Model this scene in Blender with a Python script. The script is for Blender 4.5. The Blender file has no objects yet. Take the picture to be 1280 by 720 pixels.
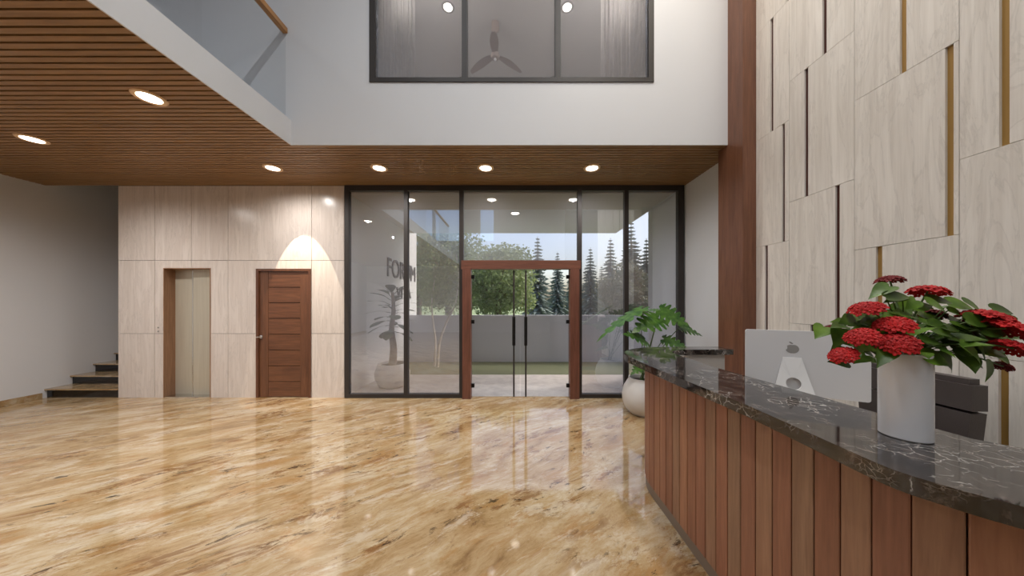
import bpy, bmesh, math, random
from mathutils import Vector, Matrix, noise as mnoise
random.seed(7)
PI = math.pi
SC = bpy.context.scene
COL = SC.collection
F = 360.0; CX = 640.0; CY = 378.0; EYE = 1.55      # focal length in px of the 1280x720 frame, horizon row, eye height

def P(px, py, Y):
    return Vector(((px-CX)*Y/F, Y, EYE+(CY-py)*Y/F))

# ------------------------------------------------------------------ materials
def srgb(r, g, b):
    def c(v):
        v /= 255.0
        return v/12.92 if v <= 0.04045 else ((v+0.055)/1.055)**2.4
    return (c(r), c(g), c(b), 1.0)

class NT:
    def __init__(s, name):
        s.m = bpy.data.materials.new(name); s.m.use_nodes = True
        s.t = s.m.node_tree; s.t.nodes.clear()
        s.out = s.t.nodes.new('ShaderNodeOutputMaterial')
    def n(s, typ, **kw):
        nd = s.t.nodes.new(typ)
        for k, v in kw.items():
            if k.startswith('i_'):
                key = k[2:].replace('_', ' ')
                sock = nd.inputs[int(key)] if key.isdigit() else nd.inputs[key]
                if hasattr(v, 'is_linked') or isinstance(v, bpy.types.NodeSocket): s.t.links.new(v, sock)
                else: sock.default_value = v
            else: setattr(nd, k, v)
        return nd
    def l(s, a, b): s.t.links.new(a, b)
    def surf(s, sh): s.l(sh, s.out.inputs['Surface']); return s.m
    def pr(s, color=None, rough=0.5, metal=0.0, spec=0.5, coat=0.0, normal=None, **kw):
        b = s.n('ShaderNodeBsdfPrincipled')
        if color is not None:
            if isinstance(color, bpy.types.NodeSocket): s.l(color, b.inputs['Base Color'])
            else: b.inputs['Base Color'].default_value = color
        if isinstance(rough, bpy.types.NodeSocket): s.l(rough, b.inputs['Roughness'])
        else: b.inputs['Roughness'].default_value = rough
        b.inputs['Metallic'].default_value = metal
        b.inputs['Specular IOR Level'].default_value = spec
        b.inputs['Coat Weight'].default_value = coat
        b.inputs['Coat Roughness'].default_value = 0.05
        if normal is not None: s.l(normal, b.inputs['Normal'])
        for k, v in kw.items(): b.inputs[k.replace('_', ' ')].default_value = v
        return s.surf(b.outputs[0])
    def coords(s, scale=(1,1,1), rot=(0,0,0), offset_random=False):
        tc = s.n('ShaderNodeTexCoord')
        v = tc.outputs['Object']
        if offset_random:
            oi = s.n('ShaderNodeObjectInfo')
            mu = s.n('ShaderNodeMath', operation='MULTIPLY'); s.l(oi.outputs['Random'], mu.inputs[0]); mu.inputs[1].default_value = 37.0
            ad = s.n('ShaderNodeVectorMath', operation='ADD'); s.l(v, ad.inputs[0]); s.l(mu.outputs[0], ad.inputs[1]); v = ad.outputs[0]
        mp = s.n('ShaderNodeMapping'); s.l(v, mp.inputs['Vector'])
        mp.inputs['Rotation'].default_value = rot; mp.inputs['Scale'].default_value = scale
        return mp.outputs[0]
    def noise(s, vec, scale=5, detail=4, rough=0.5, dist=0.0):
        nd = s.n('ShaderNodeTexNoise'); s.l(vec, nd.inputs['Vector'])
        nd.inputs['Scale'].default_value = scale; nd.inputs['Detail'].default_value = detail
        nd.inputs['Roughness'].default_value = rough; nd.inputs['Distortion'].default_value = dist
        return nd.outputs[0]
    def ramp(s, fac, stops, interp='LINEAR'):
        r = s.n('ShaderNodeValToRGB'); s.l(fac, r.inputs[0]); r.color_ramp.interpolation = interp
        e = r.color_ramp.elements
        while len(e) < len(stops): e.new(0.5)
        for k, (p, c) in enumerate(stops): e[k].position = p; e[k].color = c
        return r.outputs[0]
    def mix(s, fac, a, b, mode='MIX'):
        m = s.n('ShaderNodeMix', data_type='RGBA', blend_type=mode)
        for sock, v in ((m.inputs[0], fac), (m.inputs[6], a), (m.inputs[7], b)):
            if isinstance(v, bpy.types.NodeSocket): s.l(v, sock)
            else: sock.default_value = v
        return m.outputs[2]
    def bump(s, h, strength=0.2, dist=0.01):
        b = s.n('ShaderNodeBump'); s.l(h, b.inputs['Height'])
        b.inputs['Strength'].default_value = strength; b.inputs['Distance'].default_value = dist
        return b.outputs[0]

W1 = (1,1,1,1); K0 = (0,0,0,1)
def plain(name, rgb, rough=0.5, metal=0.0, **kw):
    t = NT(name); return t.pr(srgb(*rgb), rough, metal, **kw)

def m_paint(name, rgb):
    t = NT(name); v = t.coords((1,1,1)); n = t.noise(v, 60, 3)
    c = t.mix(t.noise(v, 1.3, 3), srgb(*[x*0.985 for x in rgb]), srgb(*rgb))
    return t.pr(c, 0.6, normal=t.bump(n, 0.04, 0.002))

def m_floor():
    t = NT('golden_marble')
    a = math.radians(-33)
    tc = t.n('ShaderNodeTexCoord')
    mp = t.n('ShaderNodeMapping', vector_type='TEXTURE'); t.l(tc.outputs['Object'], mp.inputs['Vector'])   # stretched along the veins
    mp.inputs['Rotation'].default_value = (0, 0, math.radians(34)); mp.inputs['Scale'].default_value = (2.9, 1.0, 1.0)
    v = mp.outputs[0]
    warp = t.noise(tc.outputs['Object'], 0.9, 4, 0.55)
    wv = t.n('ShaderNodeVectorMath', operation='MULTIPLY_ADD')
    wc = t.n('ShaderNodeTexNoise'); t.l(tc.outputs['Object'], wc.inputs['Vector']); wc.inputs['Scale'].default_value = 1.1; wc.inputs['Detail'].default_value = 3
    t.l(wc.outputs[1], wv.inputs[0]); wv.inputs[1].default_value = (0.25, 0.24, 0); t.l(v, wv.inputs[2])
    v = wv.outputs[0]
    def mul(*q):
        o = q[0]
        for k in q[1:]: o = t.n('ShaderNodeMath', operation='MULTIPLY', i_0=o, i_1=k).outputs[0]
        return o
    def off(k):
        ad = t.n('ShaderNodeVectorMath', operation='ADD'); t.l(v, ad.inputs[0]); ad.inputs[1].default_value = (k*7.3, k*3.1, k*5.7); return ad.outputs[0]
    c = t.ramp(t.noise(v, 3.8, 12, 0.76, 0.2), [(0.32, srgb(132, 100, 62)), (0.43, srgb(170, 140, 98)), (0.51, srgb(186, 160, 120)),
                     (0.59, srgb(201, 182, 150)), (0.70, srgb(216, 204, 182))])
    cream = t.ramp(t.noise(off(1), 6.0, 12, 0.76, 0.2), [(0.54, K0), (0.59, W1)])
    c = t.mix(mul(cream, 0.48), c, srgb(220, 209, 188))
    gold = t.ramp(t.noise(off(2), 5.0, 12, 0.78, 0.2), [(0.53, K0), (0.58, W1)])
    c = t.mix(mul(gold, 0.5), c, srgb(168, 122, 66))
    zone = t.ramp(t.noise(off(3), 2.0, 5, 0.6), [(0.42, K0), (0.58, W1)])
    brown = t.ramp(t.noise(off(4), 8.0, 12, 0.78, 0.3), [(0.53, K0), (0.58, W1)])
    c = t.mix(mul(brown, zone, 0.75), c, srgb(126, 84, 44))
    dark = t.ramp(t.noise(off(5), 14, 10, 0.76, 0.3), [(0.575, K0), (0.615, W1)])
    c = t.mix(mul(dark, zone, 0.9), c, srgb(66, 46, 28))
    specks = t.ramp(t.noise(tc.outputs['Object'], 34, 6, 0.7), [(0.58, K0), (0.68, W1)])
    c = t.mix(mul(specks, 0.35), c, srgb(140, 100, 56))
    c = t.mix(1.0, c, srgb(234, 232, 232), 'MULTIPLY')
    return t.pr(c, 0.06, spec=0.5, IOR=1.8)

def m_granite():
    t = NT('dark_granite')
    v = t.coords((1,1,1), (0,0,0.5))
    tc = t.n('ShaderNodeTexCoord')
    wc = t.n('ShaderNodeTexNoise'); t.l(tc.outputs['Object'], wc.inputs['Vector']); wc.inputs['Scale'].default_value = 12; wc.inputs['Detail'].default_value = 5
    wv = t.n('ShaderNodeVectorMath', operation='MULTIPLY_ADD'); t.l(wc.outputs[1], wv.inputs[0]); wv.inputs[1].default_value = (0.10,0.10,0.10); t.l(v, wv.inputs[2])
    def veins(scale, w):
        vo = t.n('ShaderNodeTexVoronoi', feature='DISTANCE_TO_EDGE'); t.l(wv.outputs[0], vo.inputs['Vector']); vo.inputs['Scale'].default_value = scale
        return t.ramp(vo.outputs['Distance'], [(0.0, W1), (w, K0)])
    mask = t.ramp(t.noise(v, 5, 4, 0.6), [(0.50, K0), (0.60, W1)])
    v1 = t.n('ShaderNodeMath', operation='MULTIPLY', i_0=veins(19, 0.035), i_1=mask).outputs[0]
    mask2 = t.ramp(t.noise(v, 11, 4, 0.6), [(0.5, K0), (0.66, W1)])
    v2 = t.n('ShaderNodeMath', operation='MULTIPLY', i_0=veins(46, 0.07), i_1=mask2).outputs[0]
    base = t.ramp(t.noise(wv.outputs[0], 12, 7, 0.7), [(0.35, srgb(15, 13, 12)), (0.54, srgb(44, 37, 34)), (0.68, srgb(98, 86, 79))])
    c = t.mix(v1, base, srgb(186, 180, 174))
    c = t.mix(t.n('ShaderNodeMath', operation='MULTIPLY', i_0=v2, i_1=0.6).outputs[0], c, srgb(170, 158, 148))
    return t.pr(c, 0.05, spec=0.5, coat=0.0, IOR=1.72)

def m_travertine(name, lo, hi, rough=0.32, streak=0.38):
    t = NT(name)
    v = t.coords((2.2, 2.2, 0.32), offset_random=True)
    n1 = t.noise(v, 3.2, 6, 0.6, 1.6)
    v2 = t.coords((26, 26, 0.9), offset_random=True)
    n2 = t.noise(v2, 1.6, 4, 0.6, 0.5)
    c = t.ramp(n1, [(0.3, srgb(*lo)), (0.5, srgb(*[(a+b)/2 for a, b in zip(lo, hi)])), (0.7, srgb(*hi))])
    line = t.ramp(n1, [(0.475, K0), (0.5, W1), (0.525, K0)])
    c = t.mix(t.n('ShaderNodeMath', operation='MULTIPLY', i_0=line, i_1=0.28).outputs[0], c, srgb(*[x*0.82 for x in lo]))
    g = t.ramp(n2, [(0.35, srgb(206, 200, 194)), (0.6, W1)])
    c = t.mix(streak, c, g, 'MULTIPLY')
    return t.pr(c, rough)

def m_wood(name, lo, hi, grain_axis='x', rough=0.35, scale=1.0, tint=False, rand=True, coat=0.0):
    t = NT(name)
    s = {'x': (0.6, 9, 9), 'y': (9, 0.6, 9), 'z': (9, 9, 0.6)}[grain_axis]
    s = tuple(k*scale for k in s)
    v = t.coords(s, offset_random=rand)
    n1 = t.noise(v, 2.2, 7, 0.62, 0.8)
    v2 = t.coords(tuple(k*5 for k in s), offset_random=rand)
    n2 = t.noise(v2, 2.0, 4, 0.6)
    c = t.ramp(n1, [(0.28, srgb(*lo)), (0.72, srgb(*hi))])
    g = t.ramp(n2, [(0.3, srgb(200, 196, 190)), (0.65, W1)])
    c = t.mix(0.5, c, g, 'MULTIPLY')
    if tint:
        at = t.n('ShaderNodeAttribute', attribute_name='tint')
        c = t.mix(1.0, c, at.outputs['Color'], 'MULTIPLY')
    return t.pr(c, rough, coat=coat)

def m_glass(name, refl, tint, ior=1.5, refl_veil=0.0):
    t = NT(name)
    tr = t.n('ShaderNodeBsdfTransparent'); tr.inputs[0].default_value = tint
    gl = t.n('ShaderNodeBsdfGlossy'); gl.inputs['Roughness'].default_value = 0.0; gl.inputs['Color'].default_value = (0.88,0.91,1.0,1)
    fr = t.n('ShaderNodeFresnel'); fr.inputs['IOR'].default_value = ior
    ad = t.n('ShaderNodeMath', operation='ADD', use_clamp=True); t.l(fr.outputs[0], ad.inputs[0]); ad.inputs[1].default_value = refl
    ge = t.n('ShaderNodeNewGeometry'); iv = t.n('ShaderNodeMath', operation='SUBTRACT'); iv.inputs[0].default_value = 1.0; t.l(ge.outputs['Backfacing'], iv.inputs[1])
    mu = t.n('ShaderNodeMath', operation='MULTIPLY'); t.l(ad.outputs[0], mu.inputs[0]); t.l(iv.outputs[0], mu.inputs[1])
    tc = t.mix(ge.outputs['Backfacing'], tint, (1,1,1,1)); t.l(tc, tr.inputs[0])
    mx = t.n('ShaderNodeMixShader'); t.l(mu.outputs[0], mx.inputs[0]); t.l(tr.outputs[0], mx.inputs[1]); t.l(gl.outputs[0], mx.inputs[2])
    if refl_veil:
        df = t.n('ShaderNodeBsdfDiffuse'); df.inputs[0].default_value = (0.74, 0.75, 0.83, 1)  # grey reflection veil put into the pane as pale diffuse colour
        m2 = t.n('ShaderNodeMixShader'); t.l(mx.outputs[0], m2.inputs[1]); t.l(df.outputs[0], m2.inputs[2])
        hz = t.n('ShaderNodeMath', operation='MULTIPLY'); t.l(iv.outputs[0], hz.inputs[0]); hz.inputs[1].default_value = refl_veil; t.l(hz.outputs[0], m2.inputs[0])
        return t.surf(m2.outputs[0])
    return t.surf(mx.outputs[0])

def m_emit(name, rgb, strength):
    t = NT(name); e = t.n('ShaderNodeEmission'); e.inputs[0].default_value = srgb(*rgb); e.inputs[1].default_value = strength
    return t.surf(e.outputs[0])

def m_leaf(name, lo, hi, rough=0.4, trans=0.25, tint=False):
    t = NT(name); v = t.coords((1,1,1), offset_random=True)
    c = t.ramp(t.noise(v, 14, 3), [(0.35, srgb(*lo)), (0.65, srgb(*hi))])
    if tint:
        at = t.n('ShaderNodeAttribute', attribute_name='tint'); c = t.mix(1.0, c, at.outputs['Color'], 'MULTIPLY')
    b = t.n('ShaderNodeBsdfPrincipled'); t.l(c, b.inputs['Base Color']); b.inputs['Roughness'].default_value = rough
    tl = t.n('ShaderNodeBsdfTranslucent'); t.l(c, tl.inputs[0])
    mx = t.n('ShaderNodeMixShader'); mx.inputs[0].default_value = trans
    t.l(b.outputs[0], mx.inputs[1]); t.l(tl.outputs[0], mx.inputs[2])
    return t.surf(mx.outputs[0])

def m_speckle(name, a, b, scale, rough=0.8):
    t = NT(name); v = t.coords((1,1,1)); n = t.noise(v, scale, 6, 0.65)
    return t.pr(t.ramp(n, [(0.35, srgb(*a)), (0.65, srgb(*b))]), rough)

M = {}
M['floor'] = m_floor()
M['granite'] = m_granite()
M['paint'] = m_paint('white_wall_paint', (213, 214, 217))
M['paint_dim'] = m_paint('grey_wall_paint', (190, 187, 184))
M['clad'] = m_travertine('lift_wall_stone', (206, 195, 187), (218, 209, 202), 0.24, 0.22)
M['panel'] = m_travertine('feature_wall_stone', (215, 208, 199), (229, 223, 215), 0.38, 0.28)
M['gap'] = plain('dark_joint', (66, 58, 50), 0.8)
M['black'] = plain('black_backing', (14, 10, 8), 0.9)
M['slat'] = m_wood('oak_slat', (130, 98, 62), (166, 128, 86), 'x', 0.45, rand=False)
M['door_wood'] = m_wood('mahogany', (84, 51, 34), (120, 78, 52), 'x', 0.4)
M['door_wood_v'] = m_wood('mahogany_upright', (84, 51, 34), (118, 77, 52), 'z', 0.4)
M['frame_wood'] = m_wood('door_frame_wood', (84, 50, 32), (108, 68, 46), 'z', 0.45)
M['column_wood'] = m_wood('walnut_cladding', (96, 60, 43), (130, 86, 63), 'z', 0.38)
M['portal_wood'] = m_wood('portal_wood', (96, 59, 46), (126, 80, 64), 'z', 0.4)
M['portal_wood_h'] = m_wood('portal_wood_across', (92, 56, 43), (122, 77, 60), 'x', 0.4)
M['teak'] = m_wood('teak_plank', (142, 98, 76), (172, 126, 100), 'z', 0.45, tint=True)
M['rail_wood'] = m_wood('handrail_wood', (150, 104, 60), (196, 146, 92), 'y', 0.4)
M['bronze'] = plain('dark_bronze_frame', (44, 38, 35), 0.55, 0.0)
M['glass'] = m_glass('reflective_glazing', 0.28, (0.86, 0.86, 0.88, 1), 1.5, 0.10)
M['glass_clear'] = m_glass('clear_glazing', 0.04, (0.94, 0.95, 0.95, 1), 1.3)
M['glass_rail'] = m_glass('balustrade_glass', 0.0, (0.90, 0.91, 0.91, 1), 1.3)
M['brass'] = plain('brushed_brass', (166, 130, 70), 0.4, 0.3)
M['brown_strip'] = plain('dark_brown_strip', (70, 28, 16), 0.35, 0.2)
M['champagne'] = None
t = NT('champagne_steel'); v = t.coords((60, 60, 0.5)); n = t.noise(v, 3, 3)
M['champagne'] = t.pr(t.ramp(n, [(0.3, srgb(190, 182, 164)), (0.7, srgb(204, 197, 180))]), 0.36, 0.4)
M['jamb'] = m_wood('bronze_jamb', (138, 102, 76), (166, 128, 98), 'z', 0.5)
M['chrome'] = plain('satin_chrome', (215, 212, 208), 0.2, 1.0)
M['black_stone'] = m_speckle('black_riser_stone', (10, 9, 9), (26, 22, 22), 25, 0.15)
M['black_metal'] = plain('black_metal', (24, 22, 22), 0.4, 0.5)
M['vase'] = plain('white_ceramic', (222, 222, 224), 0.12)
M['pot'] = plain('white_pot_ceramic', (206, 203, 200), 0.3)
M['soil'] = m_speckle('potting_soil', (40, 28, 20), (66, 48, 36), 60)
M['alu'] = plain('silver_aluminium', (226, 224, 224), 0.35, 0.1)
M['stand_alu'] = plain('pale_aluminium', (240, 238, 236), 0.35, 0.05)
M['logo'] = plain('grey_logo', (150, 146, 142), 0.35, 0.0)
M['screen'] = plain('black_screen', (12, 12, 14), 0.08)
t = NT('dark_brown_leather'); v = t.coords((1,1,1)); 
M['leather'] = t.pr(srgb(66, 58, 56), 0.42, normal=t.bump(t.noise(v, 140, 3), 0.25, 0.002))
M['laminate'] = plain('grey_laminate', (176, 170, 164), 0.45)
M['kick'] = plain('grey_brown_kick', (112, 98, 86), 0.4)
M['lamp'] = m_emit('lamp_lens', (255, 244, 226), 9.0)
M['lamp_ring'] = plain('tan_lamp_ring', (224, 190, 150), 0.4)
M['curtain'] = m_leaf('sheer_curtain', (232, 230, 228), (244, 242, 240), 0.8, 0.8)
M['fan'] = plain('tan_fan', (152, 136, 126), 0.5)
M['leaf_mon'] = m_leaf('monstera_leaf', (40, 80, 26), (84, 122, 44), 0.32, 0.2)
M['stem'] = plain('green_stem', (74, 96, 44), 0.5)
M['leaf_fl'] = m_leaf('flower_leaf', (60, 90, 26), (104, 136, 50), 0.36, 0.15, tint=True)
M['red'] = m_leaf('red_petal', (158, 4, 6), (192, 9, 10), 0.7, 0.08)
M['dark_red'] = m_leaf('dark_red_petal', (92, 5, 10), (116, 8, 14), 0.7, 0.1)
M['leaf_fig'] = m_leaf('fig_leaf', (46, 60, 34), (70, 84, 48), 0.4, 0.2)
M['bark'] = m_speckle('bark', (86, 70, 54), (130, 112, 92), 12)
M['pale_bark'] = m_speckle('pale_bark', (170, 160, 146), (206, 198, 186), 12)
M['tree_leaf'] = m_leaf('tree_leaf', (112, 128, 82), (158, 170, 116), 0.6, 0.35)
M['tree_leaf_dark'] = m_leaf('dark_tree_leaf', (100, 106, 84), (128, 132, 104), 0.6, 0.3)
M['needle'] = m_leaf('spruce_needle', (120, 132, 128), (150, 162, 156), 0.7, 0.15)
M['grass'] = m_speckle('lawn_grass', (78, 84, 62), (98, 104, 76), 30)
M['field'] = m_speckle('far_grass', (112, 128, 84), (140, 154, 106), 3)
M['paving'] = m_speckle('pale_paving', (176, 170, 168), (200, 194, 190), 6, 0.35)
M['garden_wall'] = m_paint('grey_garden_wall', (190, 190, 197))
M['sign'] = plain('dark_sign_metal', (62, 60, 60), 0.5, 0.3)

# ------------------------------------------------------------------ mesh helpers
class MB:
    """collects shapes; build() links them as one mesh object"""
    def __init__(s): s.bm = bmesh.new()
    def box(s, x0, x1, y0, y1, z0, z1):
        vs = [s.bm.verts.new((x, y, z)) for z in (z0, z1) for y in (y0, y1) for x in (x0, x1)]
        for f in ((0,2,3,1),(4,5,7,6),(0,1,5,4),(2,6,7,3),(0,4,6,2),(1,3,7,5)): s.bm.faces.new([vs[i] for i in f])
        return s
    def prism(s, pts, z0, z1):
        """pts: counter-clockwise outline in xy"""
        a = [s.bm.verts.new((p[0], p[1], z0)) for p in pts]; b = [s.bm.verts.new((p[0], p[1], z1)) for p in pts]
        n = len(pts)
        s.bm.faces.new(a[::-1]); s.bm.faces.new(b)
        for i in range(n): s.bm.faces.new((a[i], a[(i+1) % n], b[(i+1) % n], b[i]))
        return s
    def tube(s, pts, rad, seg=10, cap=True):
        pts = [Vector(p) for p in pts]
        if not isinstance(rad, (list, tuple)): rad = [rad]*len(pts)
        rings = []
        ref = None
        for i, p in enumerate(pts):
            d = (pts[min(i+1, len(pts)-1)]-pts[max(i-1, 0)]).normalized()
            if ref is None: ref = d.orthogonal().normalized()
            u = (ref-d*ref.dot(d)).normalized(); w = d.cross(u); ref = u
            rings.append([s.bm.verts.new(p+(u*math.cos(2*PI*k/seg)+w*math.sin(2*PI*k/seg))*rad[i]) for k in range(seg)])
        for i in range(len(rings)-1):
            for k in range(seg): s.bm.faces.new((rings[i][k], rings[i][(k+1) % seg], rings[i+1][(k+1) % seg], rings[i+1][k]))
        if cap: s.bm.faces.new(rings[0][::-1]); s.bm.faces.new(rings[-1])
        return s
    def lathe(s, prof, seg=40, center=(0,0,0), cap0=True, cap1=True):
        """prof: list of (r, z)"""
        c = Vector(center); rings = []
        for r, z in prof: rings.append([s.bm.verts.new(c+Vector((r*math.cos(2*PI*k/seg), r*math.sin(2*PI*k/seg), z))) for k in range(seg)])
        for i in range(len(rings)-1):
            for k in range(seg): s.bm.faces.new((rings[i][k], rings[i][(k+1) % seg], rings[i+1][(k+1) % seg], rings[i+1][k]))
        if cap0: s.bm.faces.new(rings[0][::-1])
        if cap1: s.bm.faces.new(rings[-1])
        return s
    def ball(s, c, r, sub=1, sc=(1,1,1)):
        m = Matrix.Translation(c) @ Matrix.Diagonal((*[r*k for k in sc], 1))
        bmesh.ops.create_icosphere(s.bm, subdivisions=sub, radius=1, matrix=m); return s
    def xf(s, m): bmesh.ops.transform(s.bm, matrix=m, verts=s.bm.verts[:]); return s
    def bevel(s, w, seg=2, ang=30):
        es = [e for e in s.bm.edges if len(e.link_faces) == 2 and e.calc_face_angle(0) > math.radians(ang)]
        bmesh.ops.bevel(s.bm, geom=es, offset=w, segments=seg, profile=0.5, affect='EDGES', clamp_overlap=True); return s
    def build(s, name, mat, parent=None, smooth=False):
        bmesh.ops.recalc_face_normals(s.bm, faces=s.bm.faces[:])
        me = bpy.data.meshes.new(name); s.bm.to_mesh(me); s.bm.free()
        if mat is not None: me.materials.append(mat)
        if smooth:
            for p in me.polygons: p.use_smooth = True
            try: me.set_sharp_from_angle(angle=math.radians(smooth if smooth is not True else 40))
            except Exception: pass
        o = bpy.data.objects.new(name, me); COL.objects.link(o)
        if parent is not None: o.parent = parent
        return o

def tag(o, label=None, cat=None, group=None, kind=None):
    if label: o['label'] = label
    if cat: o['category'] = cat
    if group: o['group'] = group
    if kind: o['kind'] = kind
    return o
def empty(name, loc=(0,0,0), rz=0.0):
    o = bpy.data.objects.new(name, None); COL.objects.link(o); o.location = loc; o.rotation_euler = (0,0,rz); o.empty_display_size = 0.1
    return o
def struct(o, label=None):
    o['kind'] = 'structure'
    if label: o['label'] = label
    return o
def thing(name, label, cat, loc=(0,0,0), rz=0.0, group=None): return tag(empty(name, loc, rz), label, cat, group)
def copy_tree(o, parent=None):
    c = o.copy(); COL.objects.link(c)
    if parent is not None: c.parent = parent
    for ch in [k for k in bpy.data.objects if k.parent == o]: copy_tree(ch, c)
    return c

def rect_minus(rects, h):
    """subtract hole h=(a0,a1,z0,z1) from rectangles"""
    out = []
    for (a0, a1, z0, z1) in rects:
        b0, b1, w0, w1 = max(a0, h[0]), min(a1, h[1]), max(z0, h[2]), min(z1, h[3])
        if b0 >= b1 or w0 >= w1: out.append((a0, a1, z0, z1)); continue
        if a0 < b0: out.append((a0, b0, z0, z1))
        if b1 < a1: out.append((b1, a1, z0, z1))
        if z0 < w0: out.append((b0, b1, z0, w0))
        if w1 < z1: out.append((b0, b1, w1, z1))
    return out

# ------------------------------------------------------------------ main dimensions
XL = -7.58; XR = 2.75; XG = 2.81            # left wall, feature wall, wall beside the glazing
YB = -5.6; YG = 4.69; YU = 3.47             # wall behind the camera, glazing line, upper wall
ZC = 3.45; ZS = 3.745; ZT = 6.9             # slatted ceiling, top of slab, lobby ceiling
XF = -2.66                                   # slab edge over the lobby

# ------------------------------------------------------------------ floor, ceilings, walls
struct(MB().box(XL-0.2, XG+0.2, YB-0.2, YG+0.06, -0.12, 0).box(XL-0.2, -6.40, YG+0.06, 8.2, -0.12, 0).build('floor', M['floor']))

m = MB(); y = YG-0.012
while y > YB:
    y0 = y-0.043
    if y > YU+0.02: m.box(XL, XG, max(y0, YU+0.0125), y, ZC, ZC+0.03)
    if y0 < YU+0.0125: m.box(XL, XF-0.0125, max(y0, YB), min(y, YU+0.0125), ZC, ZC+0.03)
    y -= 0.06
ceil = struct(m.build('ceiling', M['slat']))
bk = MB().box(XL, XF-0.0125, YB, YU+0.0125, ZC+0.03, ZC+0.06).box(XL, XG, YU+0.0125, YG, ZC+0.03, ZC+0.06).build('backing_board', M['black'], ceil)
struct(MB().box(XL-0.2, XG+0.2, YB-0.2, YU+0.2, ZT, ZT+0.15).build('ceiling', M['paint']))

# slab edge over the lobby (white fascia)
struct(MB().box(XF-0.012, XF, YB, YU, ZC-0.003, ZS).box(XF-0.10, XF-0.012, YB, YU, ZC+0.062, ZS).build('beam', M['paint']), 'white edge of the upper floor slab over the slatted ceiling')
struct(MB().box(XL, XF-0.10, YB, YU, ZC+0.06, ZS-0.005).build('slab', M['paint']))

# upper wall with the internal window
wx0, wx1, wz0, wz1 = (462-CX)*YU/F, (817-CX)*YU/F, EYE+(CY-103)*YU/F, 6.3
m = MB()
for r in rect_minus([(XL, 2.60, ZC+0.062, ZT)], (wx0, wx1, wz0, wz1)): m.box(r[0], r[1], YU, YU+0.15, r[2], r[3])
m.box(XF-0.012, 2.60, YU, YU+0.012, ZC-0.003, ZC+0.062)
struct(m.build('wall_upper', M['paint']))

struct(MB().box(XL-0.15, XL, YB, 8.2, 0, ZT).build('wall_left', M['paint']))
struct(MB().box(XG, XG+0.15, 3.60, 5.94, 0, 7.2).build('wall_right', M['paint']), 'white wall beside the glazing running on outdoors')
bb = MB().box(XL, XL+0.015, YB, YG-0.05, 0, 0.09).bevel(0.003)
struct(bb.build('baseboard_left', M['floor']))

# wall behind the camera: an upper and a lower row of windows give the daylight
m = MB()
rects = [(XL, XG, 0, ZT)]
holes = [(-5.4, -4.15, 4.75, 6.4), (-4.0, -2.75, 4.75, 6.4), (-1.65, -0.95, 4.75, 6.4)]
for h in holes: rects = rect_minus(rects, h)
for r in rects: m.box(r[0], r[1], YB-0.15, YB, r[2], r[3])
struct(m.build('wall_back', M['paint']))

# wall right: stone-clad feature wall -------------------------------------------------
fw = struct(MB().box(XR+0.03, XR+0.15, YB, 3.62, 0, ZT).box(XR, XR+0.03, YB, 0.136, 0, ZT).build('wall_right', M['gap']), 'feature wall of tall stone panels with metal strips')
fw.data.materials[0] = M['gap']
wall_r_paint = None
edges = [3.245, 2.858, 2.313, 1.771, 1.226, 0.681, 0.136]
zbase = [0.97, 0.15, 0.774, 0.036, 0.97, 0.15]
def slot_y(p0, p1): return (XR*F/(p1-CX), XR*F/(p0-CX))
slots = {(0, 4.56): slot_y(983, 986), (0, 3.365): slot_y(963, 966.6), (0, 2.17): slot_y(977.4, 981), (0, 0.97): slot_y(956.2, 959.7),
         (1, 3.75): slot_y(1028, 1033.3), (1, 2.55): slot_y(1005.5, 1010.2), (1, 1.35): slot_y(1044, 1049.6), (1, 0.15): slot_y(1013, 1018),
         (2, 3.164): slot_y(1124.7, 1133), (2, 1.969): slot_y(1181.3, 1192), (2, 0.774): slot_y(1094.8, 1102.8), (2, 4.36): slot_y(1165, 1175),
         (3, 2.436): slot_y(1249, 1262), (3, 0.036): slot_y(1248, 1261)}
for c in range(6):
    ya, yb = edges[c+1], edges[c]
    z = zbase[c]-1.1955*math.ceil(zbase[c]/1.1955)
    k = 0
    while z < ZT-0.01:
        z0, z1 = max(z, 0.0), min(z+1.1955, ZT)
        if z1-z0 > 0.03:
            key = [q for q in slots if q[0] == c and abs(q[1]-z) < 0.06]
            if key: s0, s1 = slots[key[0]]
            else:
                fr = (0.2 + 0.6*((k*0.618+c*0.37) % 1.0)); s0 = ya+(yb-ya)*fr; s1 = s0+0.036
            mm = MB()
            for r in rect_minus([(ya+0.0015, yb-0.0015, z0+0.0015, z1-0.0015)], (s0, s1, z0, z1)):
                mm.box(XR, XR+0.03, r[0], r[1], r[2], r[3])
            pn = mm.build('stone_panel', M['panel'], fw)
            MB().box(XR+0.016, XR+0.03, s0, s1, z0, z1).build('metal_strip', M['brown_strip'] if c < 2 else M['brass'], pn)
        z += 1.1955; k += 1

# timber-clad pier between the feature wall and the glazing
struct(MB().box(2.60, XG+0.15, 3.246, 3.63, 0, ZT).bevel(0.004).build('column', M['column_wood']), 'tall dark timber-clad column beside the feature wall')

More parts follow.
